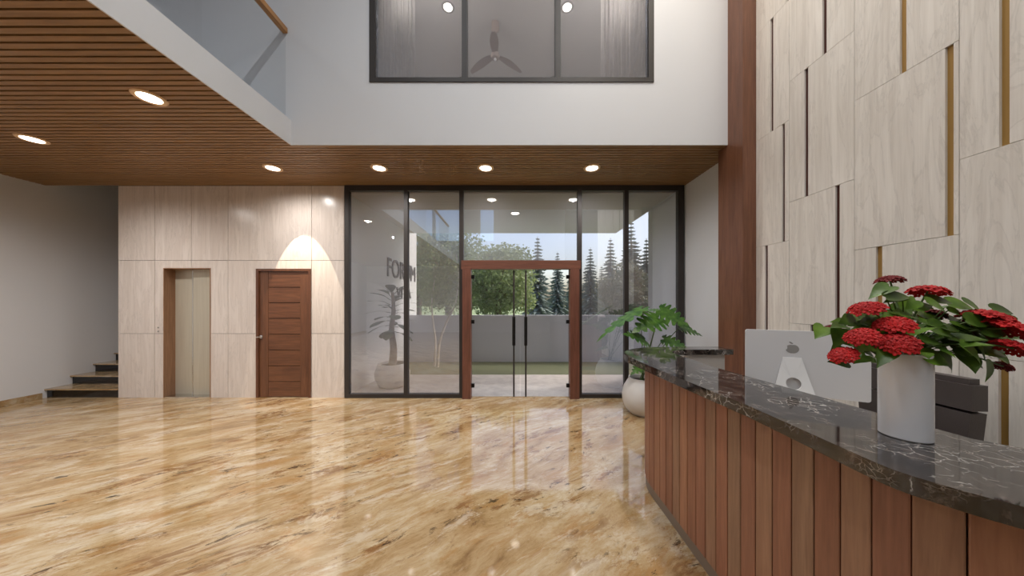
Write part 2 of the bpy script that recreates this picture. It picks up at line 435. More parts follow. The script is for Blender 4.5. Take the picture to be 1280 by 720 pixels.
# lift wall ---------------------------------------------------------------------------
def X4(px): return (px-CX)*YG/F
def Z4(py): return EYE+(CY-py)*YG/F
LX0, LX1 = X4(148), X4(430.5)
lift = (X4(204.5), X4(263.5), -0.01, Z4(335))
dr = (X4(320.5), X4(389), -0.01, Z4(336))
m = MB()
for r in rect_minus(rect_minus([(LX0, LX1, 0, ZC)], lift), dr): m.box(r[0], r[1], YG+0.02, YG+0.22, r[2], r[3])
m.box(LX0, LX0+0.15, YG+0.22, 8.2, 0, ZT)
m.box(XL, LX0+0.15, 8.05, 8.2, 0, ZT)
lw = struct(m.build('wall_front', M['gap']), 'lift wall clad in pale stone')
struct(MB().box(XL, LX0, YG+0.005, 8.2, ZT-0.05, ZT).build('ceiling', M['paint']))
struct(MB().box(XL, LX0+0.15, YG+0.0, YG+0.12, ZC+0.06, ZT).build('wall_stair', M['paint']))
rb = MB().box(LX0-0.003, LX0, YG+0.02, 8.05, 0, ZT).build('side_lining', M['paint'], lw)
gx = [LX0, X4(193.3), X4(239.2), X4(285), X4(389.6), LX1]
gz = [0, Z4(417), Z4(325.5), ZC]
g = 0.003
for i in range(len(gx)-1):
    for j in range(3):
        rs = rect_minus(rect_minus([(gx[i]+(g if i else 0), gx[i+1]-g, gz[j]+(g if j else 0), gz[j+1]-g)], lift), dr)
        if not rs: continue
        mm = MB()
        for r in rs: mm.box(r[0], r[1], YG, YG+0.02, r[2], r[3])
        mm.build('stone_panel', M['clad'], lw)

struct(MB().box(LX0, XG, YG+0.001, YG+0.075, ZC+0.001, ZC+0.085).build('lintel', M['black']))

# lift doors (door_1)
d1 = struct(empty('door_1', ((lift[0]+lift[1])/2, YG, 0)), 'lift door of brushed champagne steel in a brown jamb')
def at0(o, par):       # keep world coordinates under a translated parent
    o.matrix_parent_inverse = Matrix.Translation(par.location).inverted(); return o
m = MB()
m.box(lift[0], lift[0]+0.012, YG-0.006, YG+0.20, 0, lift[3]).box(lift[1]-0.012, lift[1], YG-0.006, YG+0.20, 0, lift[3])
m.box(lift[0]+0.012, lift[1]-0.012, YG-0.006, YG+0.20, lift[3]-0.012, lift[3])
at0(m.build('jamb', M['jamb'], d1), d1)
xm = (240.7-CX)*(YG+0.125)/F
at0(MB().box(lift[0]+0.012, xm+0.05, YG+0.155, YG+0.18, 0.012, lift[3]-0.012).bevel(0.002).build('door_panel', M['champagne'], d1), d1)
at0(MB().box(xm, lift[1]-0.012, YG+0.125, YG+0.15, 0.012, lift[3]-0.012).bevel(0.002).build('door_panel', M['champagne'], d1), d1)
at0(MB().box(xm-0.001, xm+0.012, YG+0.122, YG+0.151, 0.012, lift[3]-0.012).build('edge_strip', M['chrome'], d1), d1)
at0(MB().box(lift[0]+0.012, lift[1]-0.012, YG, YG+0.2, 0, 0.012).build('sill', M['chrome'], d1), d1)
for k, py in enumerate((409.5, 414)):
    c = P(198.2, py, YG)
    b = MB().tube([(0, 0.002, 0), (0, -0.008, 0)], [0.014, 0.012], 20).build('call_button', M['chrome'])
    b.location = c
    tag(b, ['small steel lift call button, upper of the pair beside the lift', 'small steel lift call button, lower of the pair beside the lift'][k], 'button')

# timber door (door_2)
d2 = struct(empty('door_2', ((dr[0]+dr[1])/2, YG, 0)), 'brown wooden door with eight horizontal boards')
fwid = 0.04; zt = dr[3]
m = MB().box(dr[0], dr[0]+fwid, YG-0.012, YG+0.12, 0, zt).box(dr[1]-fwid, dr[1], YG-0.012, YG+0.12, 0, zt).box(dr[0]+fwid, dr[1]-fwid, YG-0.012, YG+0.12, zt-fwid, zt)
at0(m.bevel(0.003).build('door_frame', M['frame_wood'], d2), d2)
lf = empty('door_leaf', (0,0,0)); 
lx0, lx1, lz1 = dr[0]+fwid+0.003, dr[1]-fwid-0.003, zt-fwid-0.003
m = MB(); s0, s1 = X4(334.8), X4(374.5)
m.box(lx0, s0-0.003, YG+0.01, YG+0.05, 0.008, lz1).box(s1+0.003, lx1, YG+0.01, YG+0.05, 0.008, lz1)
bpy.data.objects.remove(lf)
leaf = at0(m.bevel(0.003).build('door_leaf', M['door_wood_v'], d2), d2)
m = MB(); zs = [0.008]+[Z4(q) for q in (477.2, 457.5, 437.8, 418, 398, 378.4, 359)]+[lz1]
for a, b in zip(zs[:-1], zs[1:]): m.box(s0, s1, YG+0.013, YG+0.048, a+0.005, b-0.005)
m.bevel(0.003)
m.build('horizontal_boards', M['door_wood'], leaf)
MB().box(s0-0.003, s1+0.003, YG+0.03, YG+0.045, 0.008, lz1).build('groove_backing', M['black'], leaf)
hz = Z4(421)
hx = X4(326.5)
m = MB().tube([(hx, YG+0.01, hz), (hx, YG-0.004, hz)], 0.026, 24)
m.tube([(hx, YG-0.004, hz), (hx, YG-0.05, hz)], 0.010, 14)
m.tube([(hx-0.035, YG-0.05, hz-0.004), (hx, YG-0.053, hz), (hx+0.05, YG-0.05, hz)], [0.009, 0.011, 0.008], 12)
m.build('door_handle', M['chrome'], leaf, True)

# staircase ---------------------------------------------------------------------------
st = thing('staircase', 'stone stairs with black risers climbing between white wall and lift wall', 'stairs', ((XL+LX0)/2, YG, 0))
rise, run = 0.1475, 0.272
for k in range(9):
    yf = YG+0.005+k*run; zt_ = (k+1)*rise
    at0(MB().box(XL+0.001, LX0-0.004, yf, yf+0.02, k*rise+(0.0005), zt_-0.022).build('riser', M['black_stone'], st), st)
    at0(MB().box(XL+0.001, LX0-0.004, yf-0.03, yf+run+0.02, zt_-0.022, zt_).bevel(0.005).build('tread', M['floor'], st), st)

# ------------------------------------------------------------------ glazed entrance front
FY = 4.66
def XF4(px): return (px-CX)*FY/F
def ZF4(py): return EYE+(CY-py)*FY/F
w1 = struct(empty('window_1', (0, YG, 0)), 'glazed entrance front with dark bronze frame')
mull = [(430.5, 435.8), (504.6, 509.6), (574, 579), (722.2, 727.5), (781, 786), (848, 855.2)]
zb, ztp = 0.065, ZF4(238)
pt = [ZF4(326), ZF4(336.5)]
m = MB()
for a, b in (mull[0], mull[-1]): m.box(XF4(a), XF4(b), FY, FY+0.08, 0, ZC-0.001)
m.box(XF4(435.8), XF4(848), FY, FY+0.08, ztp, ZC-0.001)
m.box(XF4(435.8), XF4(574), FY, FY+0.08, 0, zb).box(XF4(727.5), XF4(848), FY, FY+0.08, 0, zb)
at0(m.bevel(0.003).build('frame', M['bronze'], w1), w1)
for a, b in mull[1:-1]: at0(MB().box(XF4(a), XF4(b), FY+0.002, FY+0.078, zb if a in (504.6, 781) else 0, ztp).bevel(0.003).build('mullion', M['bronze'], w1), w1)
for a, b, z0 in ((435.8, 504.6, zb), (509.6, 574, zb), (579, 722.2, pt[0]), (727.5, 781, zb), (786, 848, zb)):
    at0(MB().box(XF4(a), XF4(b), FY+0.035, FY+0.045, z0, ztp).build('glass_pane', M['glass'], w1), w1)
d3 = struct(empty('door_3', (XF4(650.5), FY, 0)), 'double glass entrance door in a reddish timber portal')
m = MB().box(XF4(578.5), XF4(589), FY-0.05, FY+0.09, 0, pt[0]).box(XF4(712), XF4(723.5), FY-0.05, FY+0.09, 0, pt[0])
at0(m.bevel(0.004).build('door_frame', M['portal_wood'], d3), d3)
at0(MB().box(XF4(577.2), XF4(725), FY-0.052, FY+0.092, pt[1], pt[0]+0.0).bevel(0.004).build('header', M['portal_wood_h'], d3), d3)
for s, (a, b, hxp, hg) in enumerate(((589, 650, 642.3, 589), (651, 712, 657.2, 712))):
    lf = at0(MB().box(XF4(a)+0.004, XF4(b)-0.004, FY+0.02, FY+0.032, 0.015, pt[1]-0.006).build('door_leaf', M['glass_clear'], d3), d3)
    hx = XF4(hxp)
    m = MB().tube([(hx, FY-0.01, 0.03), (hx, FY-0.01, pt[1]-0.02)], 0.014, 12)
    for z in (0.12, 1.0, 1.95): m.tube([(hx, FY-0.01, z), (hx, FY+0.02, z)], 0.008, 8)
    pb = m.build('pull_bar', M['bronze'], lf, True)
    MB().tube([(hx, FY-0.012, ZF4(431.5)), (hx, FY-0.012, ZF4(396))], 0.026, 16).build('grip', M['black_metal'], pb, True)
    for py in (346, 402.3, 482.3):
        hc = XF4(hg+(1.7 if s == 0 else -1.7)); zc = ZF4(py)
        MB().box(hc-0.028, hc+0.028, FY+0.008, FY+0.042, zc-0.03, zc+0.03).bevel(0.004).build('hinge', M['black_metal'], lf)

# ------------------------------------------------------------------ upper internal window, room behind it
w2 = struct(empty('window_2', (0, YU, wz0)), 'internal window of the upper room with dark frame')
fb = EYE+(CY-97.5)*YU/F
def XU(px): return (px-CX)*YU/F
m = MB().box(wx0, XU(469), YU-0.012, YU+0.08, wz0, wz1).box(XU(810.5), wx1, YU-0.012, YU+0.08, wz0, wz1)
m.box(XU(469), XU(810.5), YU-0.012, YU+0.08, wz0, fb).box(XU(469), XU(810.5), YU-0.012, YU+0.08, wz1-0.07, wz1)
at0(m.bevel(0.003).build('frame', M['bronze'], w2), w2)
for a, b in ((577.3, 584), (694.2, 700.8)): at0(MB().box(XU(a), XU(b), YU-0.01, YU+0.078, fb, wz1-0.07).bevel(0.003).build('mullion', M['bronze'], w2), w2)
for a, b in ((469, 577.3), (584, 694.2), (700.8, 810.5)):
    at0(MB().box(XU(a), XU(b), YU+0.03, YU+0.04, fb, wz1-0.07).build('glass_pane', M['glass'], w2), w2)
m = MB().box(-3.2, -3.05, YU+0.15, 7.5, ZS, ZT).box(3.05, 3.2, YU+0.15, 7.5, ZS, ZT).box(-3.2, 3.2, 7.35, 7.5, ZS, ZT)
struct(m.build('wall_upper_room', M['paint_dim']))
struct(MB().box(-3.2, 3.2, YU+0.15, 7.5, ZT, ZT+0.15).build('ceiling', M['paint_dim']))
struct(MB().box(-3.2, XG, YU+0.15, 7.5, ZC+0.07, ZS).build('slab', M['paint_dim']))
def curtain(x0, x1, yc, label):
    m = MB(); n = 90; A = []
    for k in range(n+1):
        x = x0+(x1-x0)*k/n; yy = yc+0.035*math.sin(k*0.95)+0.015*math.sin(k*0.41+1)
        A.append([m.bm.verts.new((x, yy, z)) for z in (3.78, 5.2, 6.75)])
    for k in range(n):
        for j in range(2): m.bm.faces.new((A[k][j], A[k+1][j], A[k+1][j+1], A[k][j+1]))
    o = m.build('curtain', M['curtain'], None, True)
    sd = o.modifiers.new('thick', 'SOLIDIFY'); sd.thickness = 0.004
    return tag(o, label, 'curtain')
curtain(-1.95, -1.30, 3.88, 'sheer pale curtain at the end of the upper window towards the balcony')
curtain(1.20, 1.95, 3.88, 'sheer pale curtain at the end of the upper window towards the timber column')
fan = thing('ceiling_fan', 'tan three-bladed ceiling fan behind the upper window', 'fan', (-0.32, 5.5, 6.26))
MB().tube([(0,0,0.05), (0,0,ZT-6.26)], 0.02, 12).build('rod', M['fan'], fan, True)
MB().lathe([(0.03, 0.64-0.0), (0.075, 0.62), (0.08, 0.5), (0.03, 0.45)], 24).build('rod_cover', M['fan'], fan, True)
MB().lathe([(0.03, -0.06), (0.07, -0.05), (0.085, 0.0), (0.07, 0.05), (0.03, 0.07)], 28).build('motor_housing', M['fan'], fan, True)
MB().ball((0,0,-0.07), 0.03, 2).build('lamp', M['vase'], fan, True)
for k, a in enumerate((-0.12, 2*PI/3+0.9, 4*PI/3-0.95)):
    m = MB(); nn = 10; top = []; bot = []
    prof = []
    for i in range(nn+1):
        f = i/nn; w = 0.035+0.045*math.sin(PI*min(1, f*0.9+0.1))
        prof.append((0.08+0.5*f, w))
    L = [m.bm.verts.new((x, w, -0.10*(x/0.58)**2+0.02)) for x, w in prof]; R = [m.bm.verts.new((x, -w, -0.10*(x/0.58)**2)) for x, w in prof]
    for i in range(nn): m.bm.faces.new((L[i], R[i], R[i+1], L[i+1]))
    r = bmesh.ops.solidify(m.bm, geom=m.bm.faces[:], thickness=0.008)
    m.xf(Matrix.Rotation((0.52, 2.62, 4.71)[k], 4, 'Z')).build('blade', M['fan'], fan)

# balcony balustrade on the slab edge
bal = thing('glass_balustrade', 'frameless glass balustrade with wooden handrail along the upper floor edge', 'balustrade', (XF-0.07, 0, ZS))
gxx = (356.5-CX)*YU/F
at0(MB().box(gxx-0.006, gxx+0.006, -3.0, YU-0.002, ZS-0.1, 4.80).build('glass_panel', M['glass_rail'], bal), bal)
at0(MB().box(gxx-0.03, gxx+0.03, -3.0, YU-0.002, 4.79, 4.85).bevel(0.008, 3).build('handrail', M['rail_wood'], bal), bal)

# ------------------------------------------------------------------ downlights
def downlight(loc, label, group, ring=None):
    t = thing('ceiling_downlight', label, 'ceiling light', loc, 0, group)
    MB().lathe([(0.080, -0.004), (0.088, -0.010), (0.110, -0.010), (0.116, -0.003), (0.116, 0.02), (0.080, 0.02)], 40, cap0=False, cap1=False).build('trim_ring', ring or M['lamp_ring'], t, True)
    MB().lathe([(0.0795, -0.0075), (0.0795, 0.012)], 40).build('lens', M['lamp'], t)
    return t
ZL = ZC
vis = [((-3.36, 2.67), 'round recessed downlight in the slatted ceiling closest to the white slab edge'),
       ((-5.58, 3.35), 'round recessed downlight in the slatted ceiling out towards the white stair wall'),
       ((-3.38, 4.07), 'round recessed downlight in the slatted ceiling above the wooden door'),
       ((-1.876, 4.07), 'round recessed downlight in front of the narrow glazing with the sign'),
       ((-0.373, 4.07), 'round recessed downlight in front of the glass double doors'),
       ((1.13, 4.07), 'round recessed downlight in the slatted ceiling nearest to the timber column')]
hid = [(-3.45, 1.04), (-5.6, 1.2), (-6.6, -0.6), (-7.1, -2.8)]  # first is mirrored in the glass; the rest are added unseen fill
def spot(loc, power, size, blend, tilt=0.0, color=(1.0, 0.96, 0.92), rad=0.02):
    l = bpy.data.lights.new('downlight_and_fill_beam', 'SPOT'); l.energy = power; l.spot_size = math.radians(size); l.spot_blend = blend
    l.shadow_soft_size = rad; l.color = color
    o = bpy.data.objects.new('downlight_and_fill_beam', l); COL.objects.link(o); o.location = loc; o.rotation_euler = (tilt, 0, 0); return o
for (x, y), lab in vis: downlight((x, y, ZL), lab, 'recessed downlights in the slatted ceiling')
for (x, y) in [v[0] for v in vis]: spot((x, y, ZL-0.014), 210 if x < -5 else 115, 166, 1.0)
for (x, y) in hid: spot((x, y, ZL-0.014), 165, 168, 1.0, color=(0.94, 0.96, 1.0))
spot((-3.38, 4.07, ZL-0.014), 190, 38, 0.04, math.radians(19), (1.0, 0.84, 0.64), 0.01)
# lobby ceiling lamps, high above the camera; the upper window mirrors the front two pairs
rows = ['first', 'second', 'third', 'last']
for j, y in enumerate((1.78, 0.08, -1.7, -3.5)):
    for x in (-1.16, 1.0):
        downlight((x, y, ZT), 'round downlight in the high lobby ceiling, %s row from the upper window, %s side' % (rows[j], 'balcony' if x < 0 else 'column'), 'downlights of the high lobby ceiling', M['bronze'])
        spot((x, y, ZT-0.014), 155, 168, 1.0, color=(0.91, 0.955, 1.0), rad=0.03)
for y in (2.6, 2.15, -0.3): spot((1.7, y, ZT-0.02), 165, 150, 1.0, color=(1.0, 0.91, 0.79), rad=0.05)  # added spots without fixtures, brightening feature wall and slab edge
spot((-5.0, -1.0, ZT-0.04), 130, 168, 1.0, color=(0.91, 0.955, 1.0), rad=0.08)  # unseen fill spot over the gallery, without a fixture
for x in (-1.5, 1.5):  # point lights added out of view to brighten the upper room
    pl = bpy.data.lights.new('upper_room_fill', 'POINT'); pl.energy = 60; pl.shadow_soft_size = 0.08; pl.color = (1.0, 0.95, 0.90)
    po_ = bpy.data.objects.new('upper_room_fill', pl); COL.objects.link(po_); po_.location = (x, 4.2, 6.12)

# ------------------------------------------------------------------ reception desk
def resample(pts, step):
    pts = [Vector((p[0], p[1])) for p in pts]; out = [pts[0].copy()]; acc = 0.0
    for a, b in zip(pts[:-1], pts[1:]):
        L = (b-a).length; pos = 0.0
        while acc+(L-pos) >= step:
            pos += step-acc; out.append(a+(b-a)*(pos/L)); acc = 0.0
        acc += L-pos
    return out
def smooth_path(pts, n=8):
    """Catmull-Rom through the points"""
    P_ = [Vector(p) for p in pts]; out = []
    for i in range(len(P_)-1):
        p0 = P_[max(i-1, 0)]; p1 = P_[i]; p2 = P_[i+1]; p3 = P_[min(i+2, len(P_)-1)]
        for k in range(n):
            t = k/n
            out.append(0.5*((2*p1)+(p2-p0)*t+(2*p0-5*p1+4*p2-p3)*t*t+(3*p1-p0-3*p2+p3)*t**3))
    out.append(P_[-1]); return out
def arc(cx, cy, r, a0, a1, n=16): return [(cx+r*math.cos(math.radians(a0+(a1-a0)*k/n)), cy+r*math.sin(math.radians(a0+(a1-a0)*k/n))) for k in range(n+1)]
near_out = smooth_path([(2.0, 0.40), (1.62, 0.415), (1.37, 0.475), (1.22, 0.555), (1.115, 0.645), (1.064, 0.707), (1.03, 0.765), (1.022, 0.83), (1.026, 1.0), (1.03, 1.25)])
outer = [tuple(p) for p in near_out]+[(1.0, 1.65), (0.972, 2.1), (0.965, 2.35)]+arc(1.515, 2.35, 0.56, 178, 90, 18)+[(1.8, 2.93), (2.10, 2.925)]
inner = [(2.115, 2.75), (1.72, 2.745)]+arc(1.66, 2.50, 0.235, 90, 178, 10)+[(1.41, 1.98), (1.433, 1.76), (1.4875, 1.19), (1.52, 0.95), (1.60, 0.86), (1.75, 0.81), (2.0, 0.80)]
top_poly = outer+inner
desk = thing('reception_desk', 'curved reception desk of reddish timber planks with a dark veined granite top', 'reception desk', (1.5, 1.6, 0))
gt = at0(MB().prism(top_poly[::-1], 1.05, 1.10).bevel(0.006, 3, 50).build('granite_top', M['granite'], desk), desk)
body_near = smooth_path([(2.0, 0.485), (1.66, 0.50), (1.45, 0.545), (1.30, 0.615), (1.20, 0.685), (1.15, 0.745), (1.118, 0.80), (1.11, 0.86), (1.11, 1.0)])
body_out = [tuple(p) for p in body_near]+[(1.11, 2.3)]+arc(1.61, 2.3, 0.5, 180, 90, 24)+[(2.05, 2.805)]
def offset(path, d):
    out = []
    P_ = [Vector((p[0], p[1])) for p in path]
    for i, p in enumerate(P_):
        t = (P_[min(i+1, len(P_)-1)]-P_[max(i-1, 0)]).normalized(); n_ = Vector((t.y, -t.x)); out.append(p+n_*d)
    return out
core_o = offset(body_out, 0.022)
core_i = [(2.05, 2.775), (1.70, 2.772), (1.50, 2.66), (1.44, 2.45), (1.385, 1.98), (1.41, 1.76), (1.4625, 1.19), (1.49, 0.95), (1.58, 0.83), (1.75, 0.78), (2.0, 0.77)]
at0(MB().prism(([tuple(p) for p in core_o]+core_i)[::-1], 0.085, 1.0495).build('carcass', M['laminate'], desk), desk)
kick_o = offset(body_out, 0.006)
kick = [tuple(p) for p in kick_o]+[tuple(p) for p in offset(body_out, 0.10)][::-1]
at0(MB().prism(kick[::-1], 0.0, 0.078).build('toe_kick', M['kick'], desk), desk)
# timber planks: one cladding mesh, every plank with its own tint
path = resample(body_out[::-1], 0.085)[::-1]
m = MB(); tl = m.bm.loops.layers.float_color.new('tint')
cols = [(0.78,0.66,0.60), (0.98,0.88,0.82), (0.80,0.90,0.88), (1.0,0.92,0.82), (0.84,0.72,0.68), (0.92,0.98,0.94), (1.0,0.84,0.78)]
rr = random.Random(11)
lastc = None
for a, b in zip(path[:-1], path[1:]):
    t = (b-a).normalized(); n_ = Vector((t.y, -t.x))
    a2, b2 = a+t*0.0022, b-t*0.0022
    cc = rr.choice([c for c in cols if c != lastc]); lastc = cc; f = rr.uniform(0.85, 1.0)
    c4 = (cc[0]*f, cc[1]*f, cc[2]*f, 1)
    q = [a2+n_*0.021, b2+n_*0.021, b2+n_*0.002, b2-t*0.003, a2+t*0.003, a2+n_*0.002]
    lo = [m.bm.verts.new((p.x, p.y, 0.08)) for p in q]; hi = [m.bm.verts.new((p.x, p.y, 1.0496)) for p in q]
    fs = [m.bm.faces.new(lo), m.bm.faces.new(hi[::-1])]
    for i in range(6): fs.append(m.bm.faces.new((lo[i], hi[i], hi[(i+1) % 6], lo[(i+1) % 6])))
    for fc in fs:
        for lp in fc.loops: lp[tl] = c4
at0(m.build('timber_cladding', M['teak'], desk), desk)
wt = MB().box(1.50, 2.08, 0.95, 2.62, 0.74, 0.78).box(2.0, 2.04, 2.55, 2.60, 0, 0.74).box(2.0, 2.04, 0.97, 1.02, 0, 0.74)
at0(wt.bevel(0.003).build('worktop', M['laminate'], desk), desk)

# ------------------------------------------------------------------ computer monitor on the worktop
A = Vector((1.533, 1.892)); B = Vector((2.03, 1.632)); u = (B-A).normalized()
mon = thing('desktop_computer', 'silver all-in-one computer on the reception desk, seen from behind', 'computer', ((A.x+B.x)/2, (A.y+B.y)/2, 0.78), math.atan2(u.y, u.x))
W_ = (B-A).length; hb, ht = 0.203, 0.595          # panel from 0.983 to 1.375 m
def rrect(w, z0, z1, r, n=6):
    pts = []
    for cx_, cz, a0 in ((w/2-r, z1-r, 0), (-w/2+r, z1-r, 90), (-w/2+r, z0+r, 180), (w/2-r, z0+r, 270)):
        for k in range(n+1): a = math.radians(a0+90*k/n); pts.append((cx_+r*math.cos(a), cz+r*math.sin(a)))
    return pts
def slab_xz(m, pts, y0, y1):
    m.prism([(p[0], p[1]) for p in pts], y0, y1)       # prism along local z, then turned upright by the caller
    return m
up = Matrix.Rotation(PI/2, 4, 'X')                   # (x, y, z) -> (x, -z, y)
m = MB().prism(rrect(W_, hb, ht, 0.014), -0.010, 0.010).bevel(0.003, 2, 50).xf(up); m.build('screen_housing', M['alu'], mon)
m = MB().prism(rrect(W_-0.016, hb+0.07, ht-0.008, 0.008), -0.0115, -0.0098).xf(up); m.build('display', M['screen'], mon)
def upm(m): return m.xf(Matrix.Rotation(PI/2, 4, 'X'))
# stand: trapezoid plate with a round cable hole, leaning out behind the housing
xs = -0.055                                          # stand centre along the housing
hc = Vector((0.0, 0.275)); rh = 0.036
m = MB(); nn = 40; inn = []; outr = []
tz0, tz1, tw0, tw1 = 0.004, 0.43, 0.145, 0.043
def trap_hit(a):
    d = Vector((math.cos(a), math.sin(a))); best = 9
    if d.y > 1e-6: best = min(best, (tz1-hc.y)/d.y)
    if d.y < -1e-6: best = min(best, (tz0-hc.y)/d.y)
    k = (tw1-tw0)/(tz1-tz0)
    for sg in (1, -1):          # sg*x = tw0 + k (z - tz0)
        den = sg*d.x-k*d.y
        if den > 1e-6: best = min(best, (tw0+k*(hc.y-tz0))/den)
    return hc+d*best
angs = sorted([2*PI*k/nn for k in range(nn)]+[math.atan2(z-hc.y, x) % (2*PI) for x, z in ((tw0, tz0), (-tw0, tz0), (tw1, tz1), (-tw1, tz1))])
for a in angs:
    inn.append((hc.x+rh*math.cos(a), hc.y+rh*math.sin(a))); q = trap_hit(a); outr.append((q.x, q.y))
def lean(x, z, off): return Vector((x+xs, -(0.014+0.085*max(0.0, 1-(z-tz0)/(tz1-tz0))**1.5)-off, z))
lay = []
for off in (0.0, 0.006): lay.append(([m.bm.verts.new(lean(x, z, off)) for x, z in inn], [m.bm.verts.new(lean(x, z, off)) for x, z in outr]))
N_ = len(angs)
for i in range(N_):
    j = (i+1) % N_
    m.bm.faces.new((lay[0][0][i], lay[0][0][j], lay[0][1][j], lay[0][1][i])); m.bm.faces.new((lay[1][0][i], lay[1][1][i], lay[1][1][j], lay[1][0][j]))
    m.bm.faces.new((lay[0][1][i], lay[0][1][j], lay[1][1][j], lay[1][1][i])); m.bm.faces.new((lay[0][0][i], lay[1][0][i], lay[1][0][j], lay[0][0][j]))
m.box(xs-0.145, xs+0.145, -0.10, 0.09, 0.001, 0.006)
m.box(xs-tw1, xs+tw1, -0.02, -0.008, tz1-0.05, tz1)
m.build('stand', M['stand_alu'], mon)
# fruit-shaped mark on the back
m = MB(); pts = []
cx_, cz_, rl = xs+0.002, 0.483, 0.030
for k in range(48):
    a = 2*PI*k/48; r = rl*(1+0.05*math.cos(2*a)-0.10*math.exp(-((a-PI/2)/0.28)**2)-0.05*math.exp(-((a-3*PI/2)/0.25)**2))
    x, z = r*math.cos(a), r*math.sin(a)*0.95
    bx, bz, br = -rl*1.12, 0.006, rl*0.42
    d = math.hypot(x-bx, z-bz)
    if d < br:
        s_ = br/max(d, 1e-6); x, z = bx+(x-bx)*s_, bz+(z-bz)*s_
    pts.append((cx_+x, cz_+z))
m.prism(pts, 0.0098, 0.0112)
lf_ = []
for k in range(12):
    a = 2*PI*k/12; lx, lz = 0.011*math.cos(a), 0.0045*math.sin(a); ro = math.radians(145)
    lf_.append((cx_-0.006+lx*math.cos(ro)-lz*math.sin(ro), cz_+0.037+lx*math.sin(ro)+lz*math.cos(ro)))
m.prism(lf_, 0.0098, 0.0112)
upm(m).build('logo', M['logo'], mon)

# ------------------------------------------------------------------ office chair behind the desk
ch = thing('office_chair', 'dark brown leather office chair behind the reception desk', 'chair', (2.12, 1.733, 0), PI)   # faces -x
def cushion(w, z0, z1, x0, x1, rnd=0.02):
    """upright cushion in the chair's frame: width along y, thickness along x"""
    return MB().box(x0, x1, -w/2, w/2, z0, z1).bevel(rnd, 4, 20)
# local frame: +x points where the sitter faces; the backrest is at x<0
cushion(0.455, 1.118, 1.148, -0.325, -0.27, 0.012).build('head_roll', M['leather'], ch, True)
mm = cushion(0.49, 0.985, 1.118, -0.34, -0.255, 0.026); mm.build('upper_back_cushion', M['leather'], ch, True)
mm = MB().box(-0.335, -0.25, -0.245, 0.245, 0.52, 0.972)
for v in mm.bm.verts:
    if v.co.z < 0.6: v.co.y *= 0.86
mm.bevel(0.026, 4, 20).build('lower_back_cushion', M['leather'], ch, True)
MB().box(-0.36, -0.325, -0.20, 0.20, 0.50, 1.10).bevel(0.012, 3).build('back_shell', M['black_metal'], ch, True)
MB().box(-0.30, 0.20, -0.245, 0.245, 0.42, 0.52).bevel(0.035, 4).build('seat', M['leather'], ch, True)
for sgn in (1, -1):
    m = MB().tube([(-0.30, sgn*0.255, 0.47), (-0.30, sgn*0.285, 0.55), (-0.27, sgn*0.29, 0.66), (-0.10, sgn*0.29, 0.675), (0.08, sgn*0.29, 0.67), (0.10, sgn*0.285, 0.6), (0.08, sgn*0.255, 0.47)], 0.016, 12)
    arm = m.build('armrest', M['black_metal'], ch, True)
    MB().box(-0.22, 0.08, sgn*0.29-0.026, sgn*0.29+0.026, 0.68, 0.71).bevel(0.01, 3).build('arm_pad', M['leather'], arm, True)
MB().tube([(0,0,0.42), (0,0,0.24), (0,0,0.235), (0,0,0.09)], [0.026, 0.026, 0.036, 0.036], 20).build('gas_column', M['black_metal'], ch, True)
m = MB()
for k in range(5):
    a = 2*PI*k/5+0.3; m.tube([(0,0,0.12), (0.16*math.cos(a), 0.16*math.sin(a), 0.11), (0.30*math.cos(a), 0.30*math.sin(a), 0.075)], [0.03, 0.024, 0.016], 10)
base = m.build('star_base', M['black_metal'], ch, True)
for k in range(5):
    a = 2*PI*k/5+0.3; c = Vector((0.30*math.cos(a), 0.30*math.sin(a), 0.03)); t = Vector((-math.sin(a), math.cos(a), 0))
    m = MB()
    for s in (1, -1): m.tube([c+t*(s*0.008), c+t*(s*0.026)], 0.03, 18)
    m.tube([c, c+Vector((0,0,0.05))], 0.009, 8)
    m.build('caster', M['black_metal'], base, True)

# ------------------------------------------------------------------ leaves
HEART = [(0.0, 0.0), (-0.10, 0.13), (-0.09, 0.28), (0.02, 0.40), (0.18, 0.45), (0.36, 0.42), (0.54, 0.33), (0.72, 0.20), (0.88, 0.08), (1.0, 0.0)]
def leaf(m, base, axis, normal, L, w=1.0, droop=0.25, fold=0.25, split=False, shape=HEART):
    a = Vector(axis).normalized(); n = Vector(normal); n = (n-a*n.dot(a)).normalized(); s = a.cross(n); base = Vector(base)
    def at(uu, vv): return base+a*(L*uu)+s*(L*vv*w)+n*(L*(fold*abs(vv)*0.6-droop*max(uu, 0)**2-0.12*abs(vv)**2*2))
    prof = []
    for i, (uu, vv) in enumerate(shape):
        prof.append((uu, vv))
        if split and 2 <= i < len(shape)-2:
            u2, v2 = shape[i+1]
            prof += [((uu*0.8+u2*0.2)-0.01, (vv*0.8+v2*0.2)*0.97), ((uu+u2)/2-0.08, (vv+v2)/2*0.36), ((uu*0.25+u2*0.75), (vv*0.25+v2*0.75)*0.98)]
    mid = [m.bm.verts.new(at(min(max(uu, 0.0), 1.0)*0.999, 0)) for uu, vv in prof[1:-1]]
    b0 = m.bm.verts.new(at(0, 0)); tip = m.bm.verts.new(at(1, 0))
    for sg in (1, -1):
        o = [m.bm.verts.new(at(uu, vv*sg)) for uu, vv in prof[1:-1]]
        def f(*vs):
            vs = vs if sg > 0 else vs[::-1]
            try: m.bm.faces.new(vs)
            except ValueError: pass
        f(b0, o[0], mid[0]); 
        for i in range(len(o)-1): f(mid[i], o[i], o[i+1], mid[i+1])
        f(mid[-1], o[-1], tip)
    return m

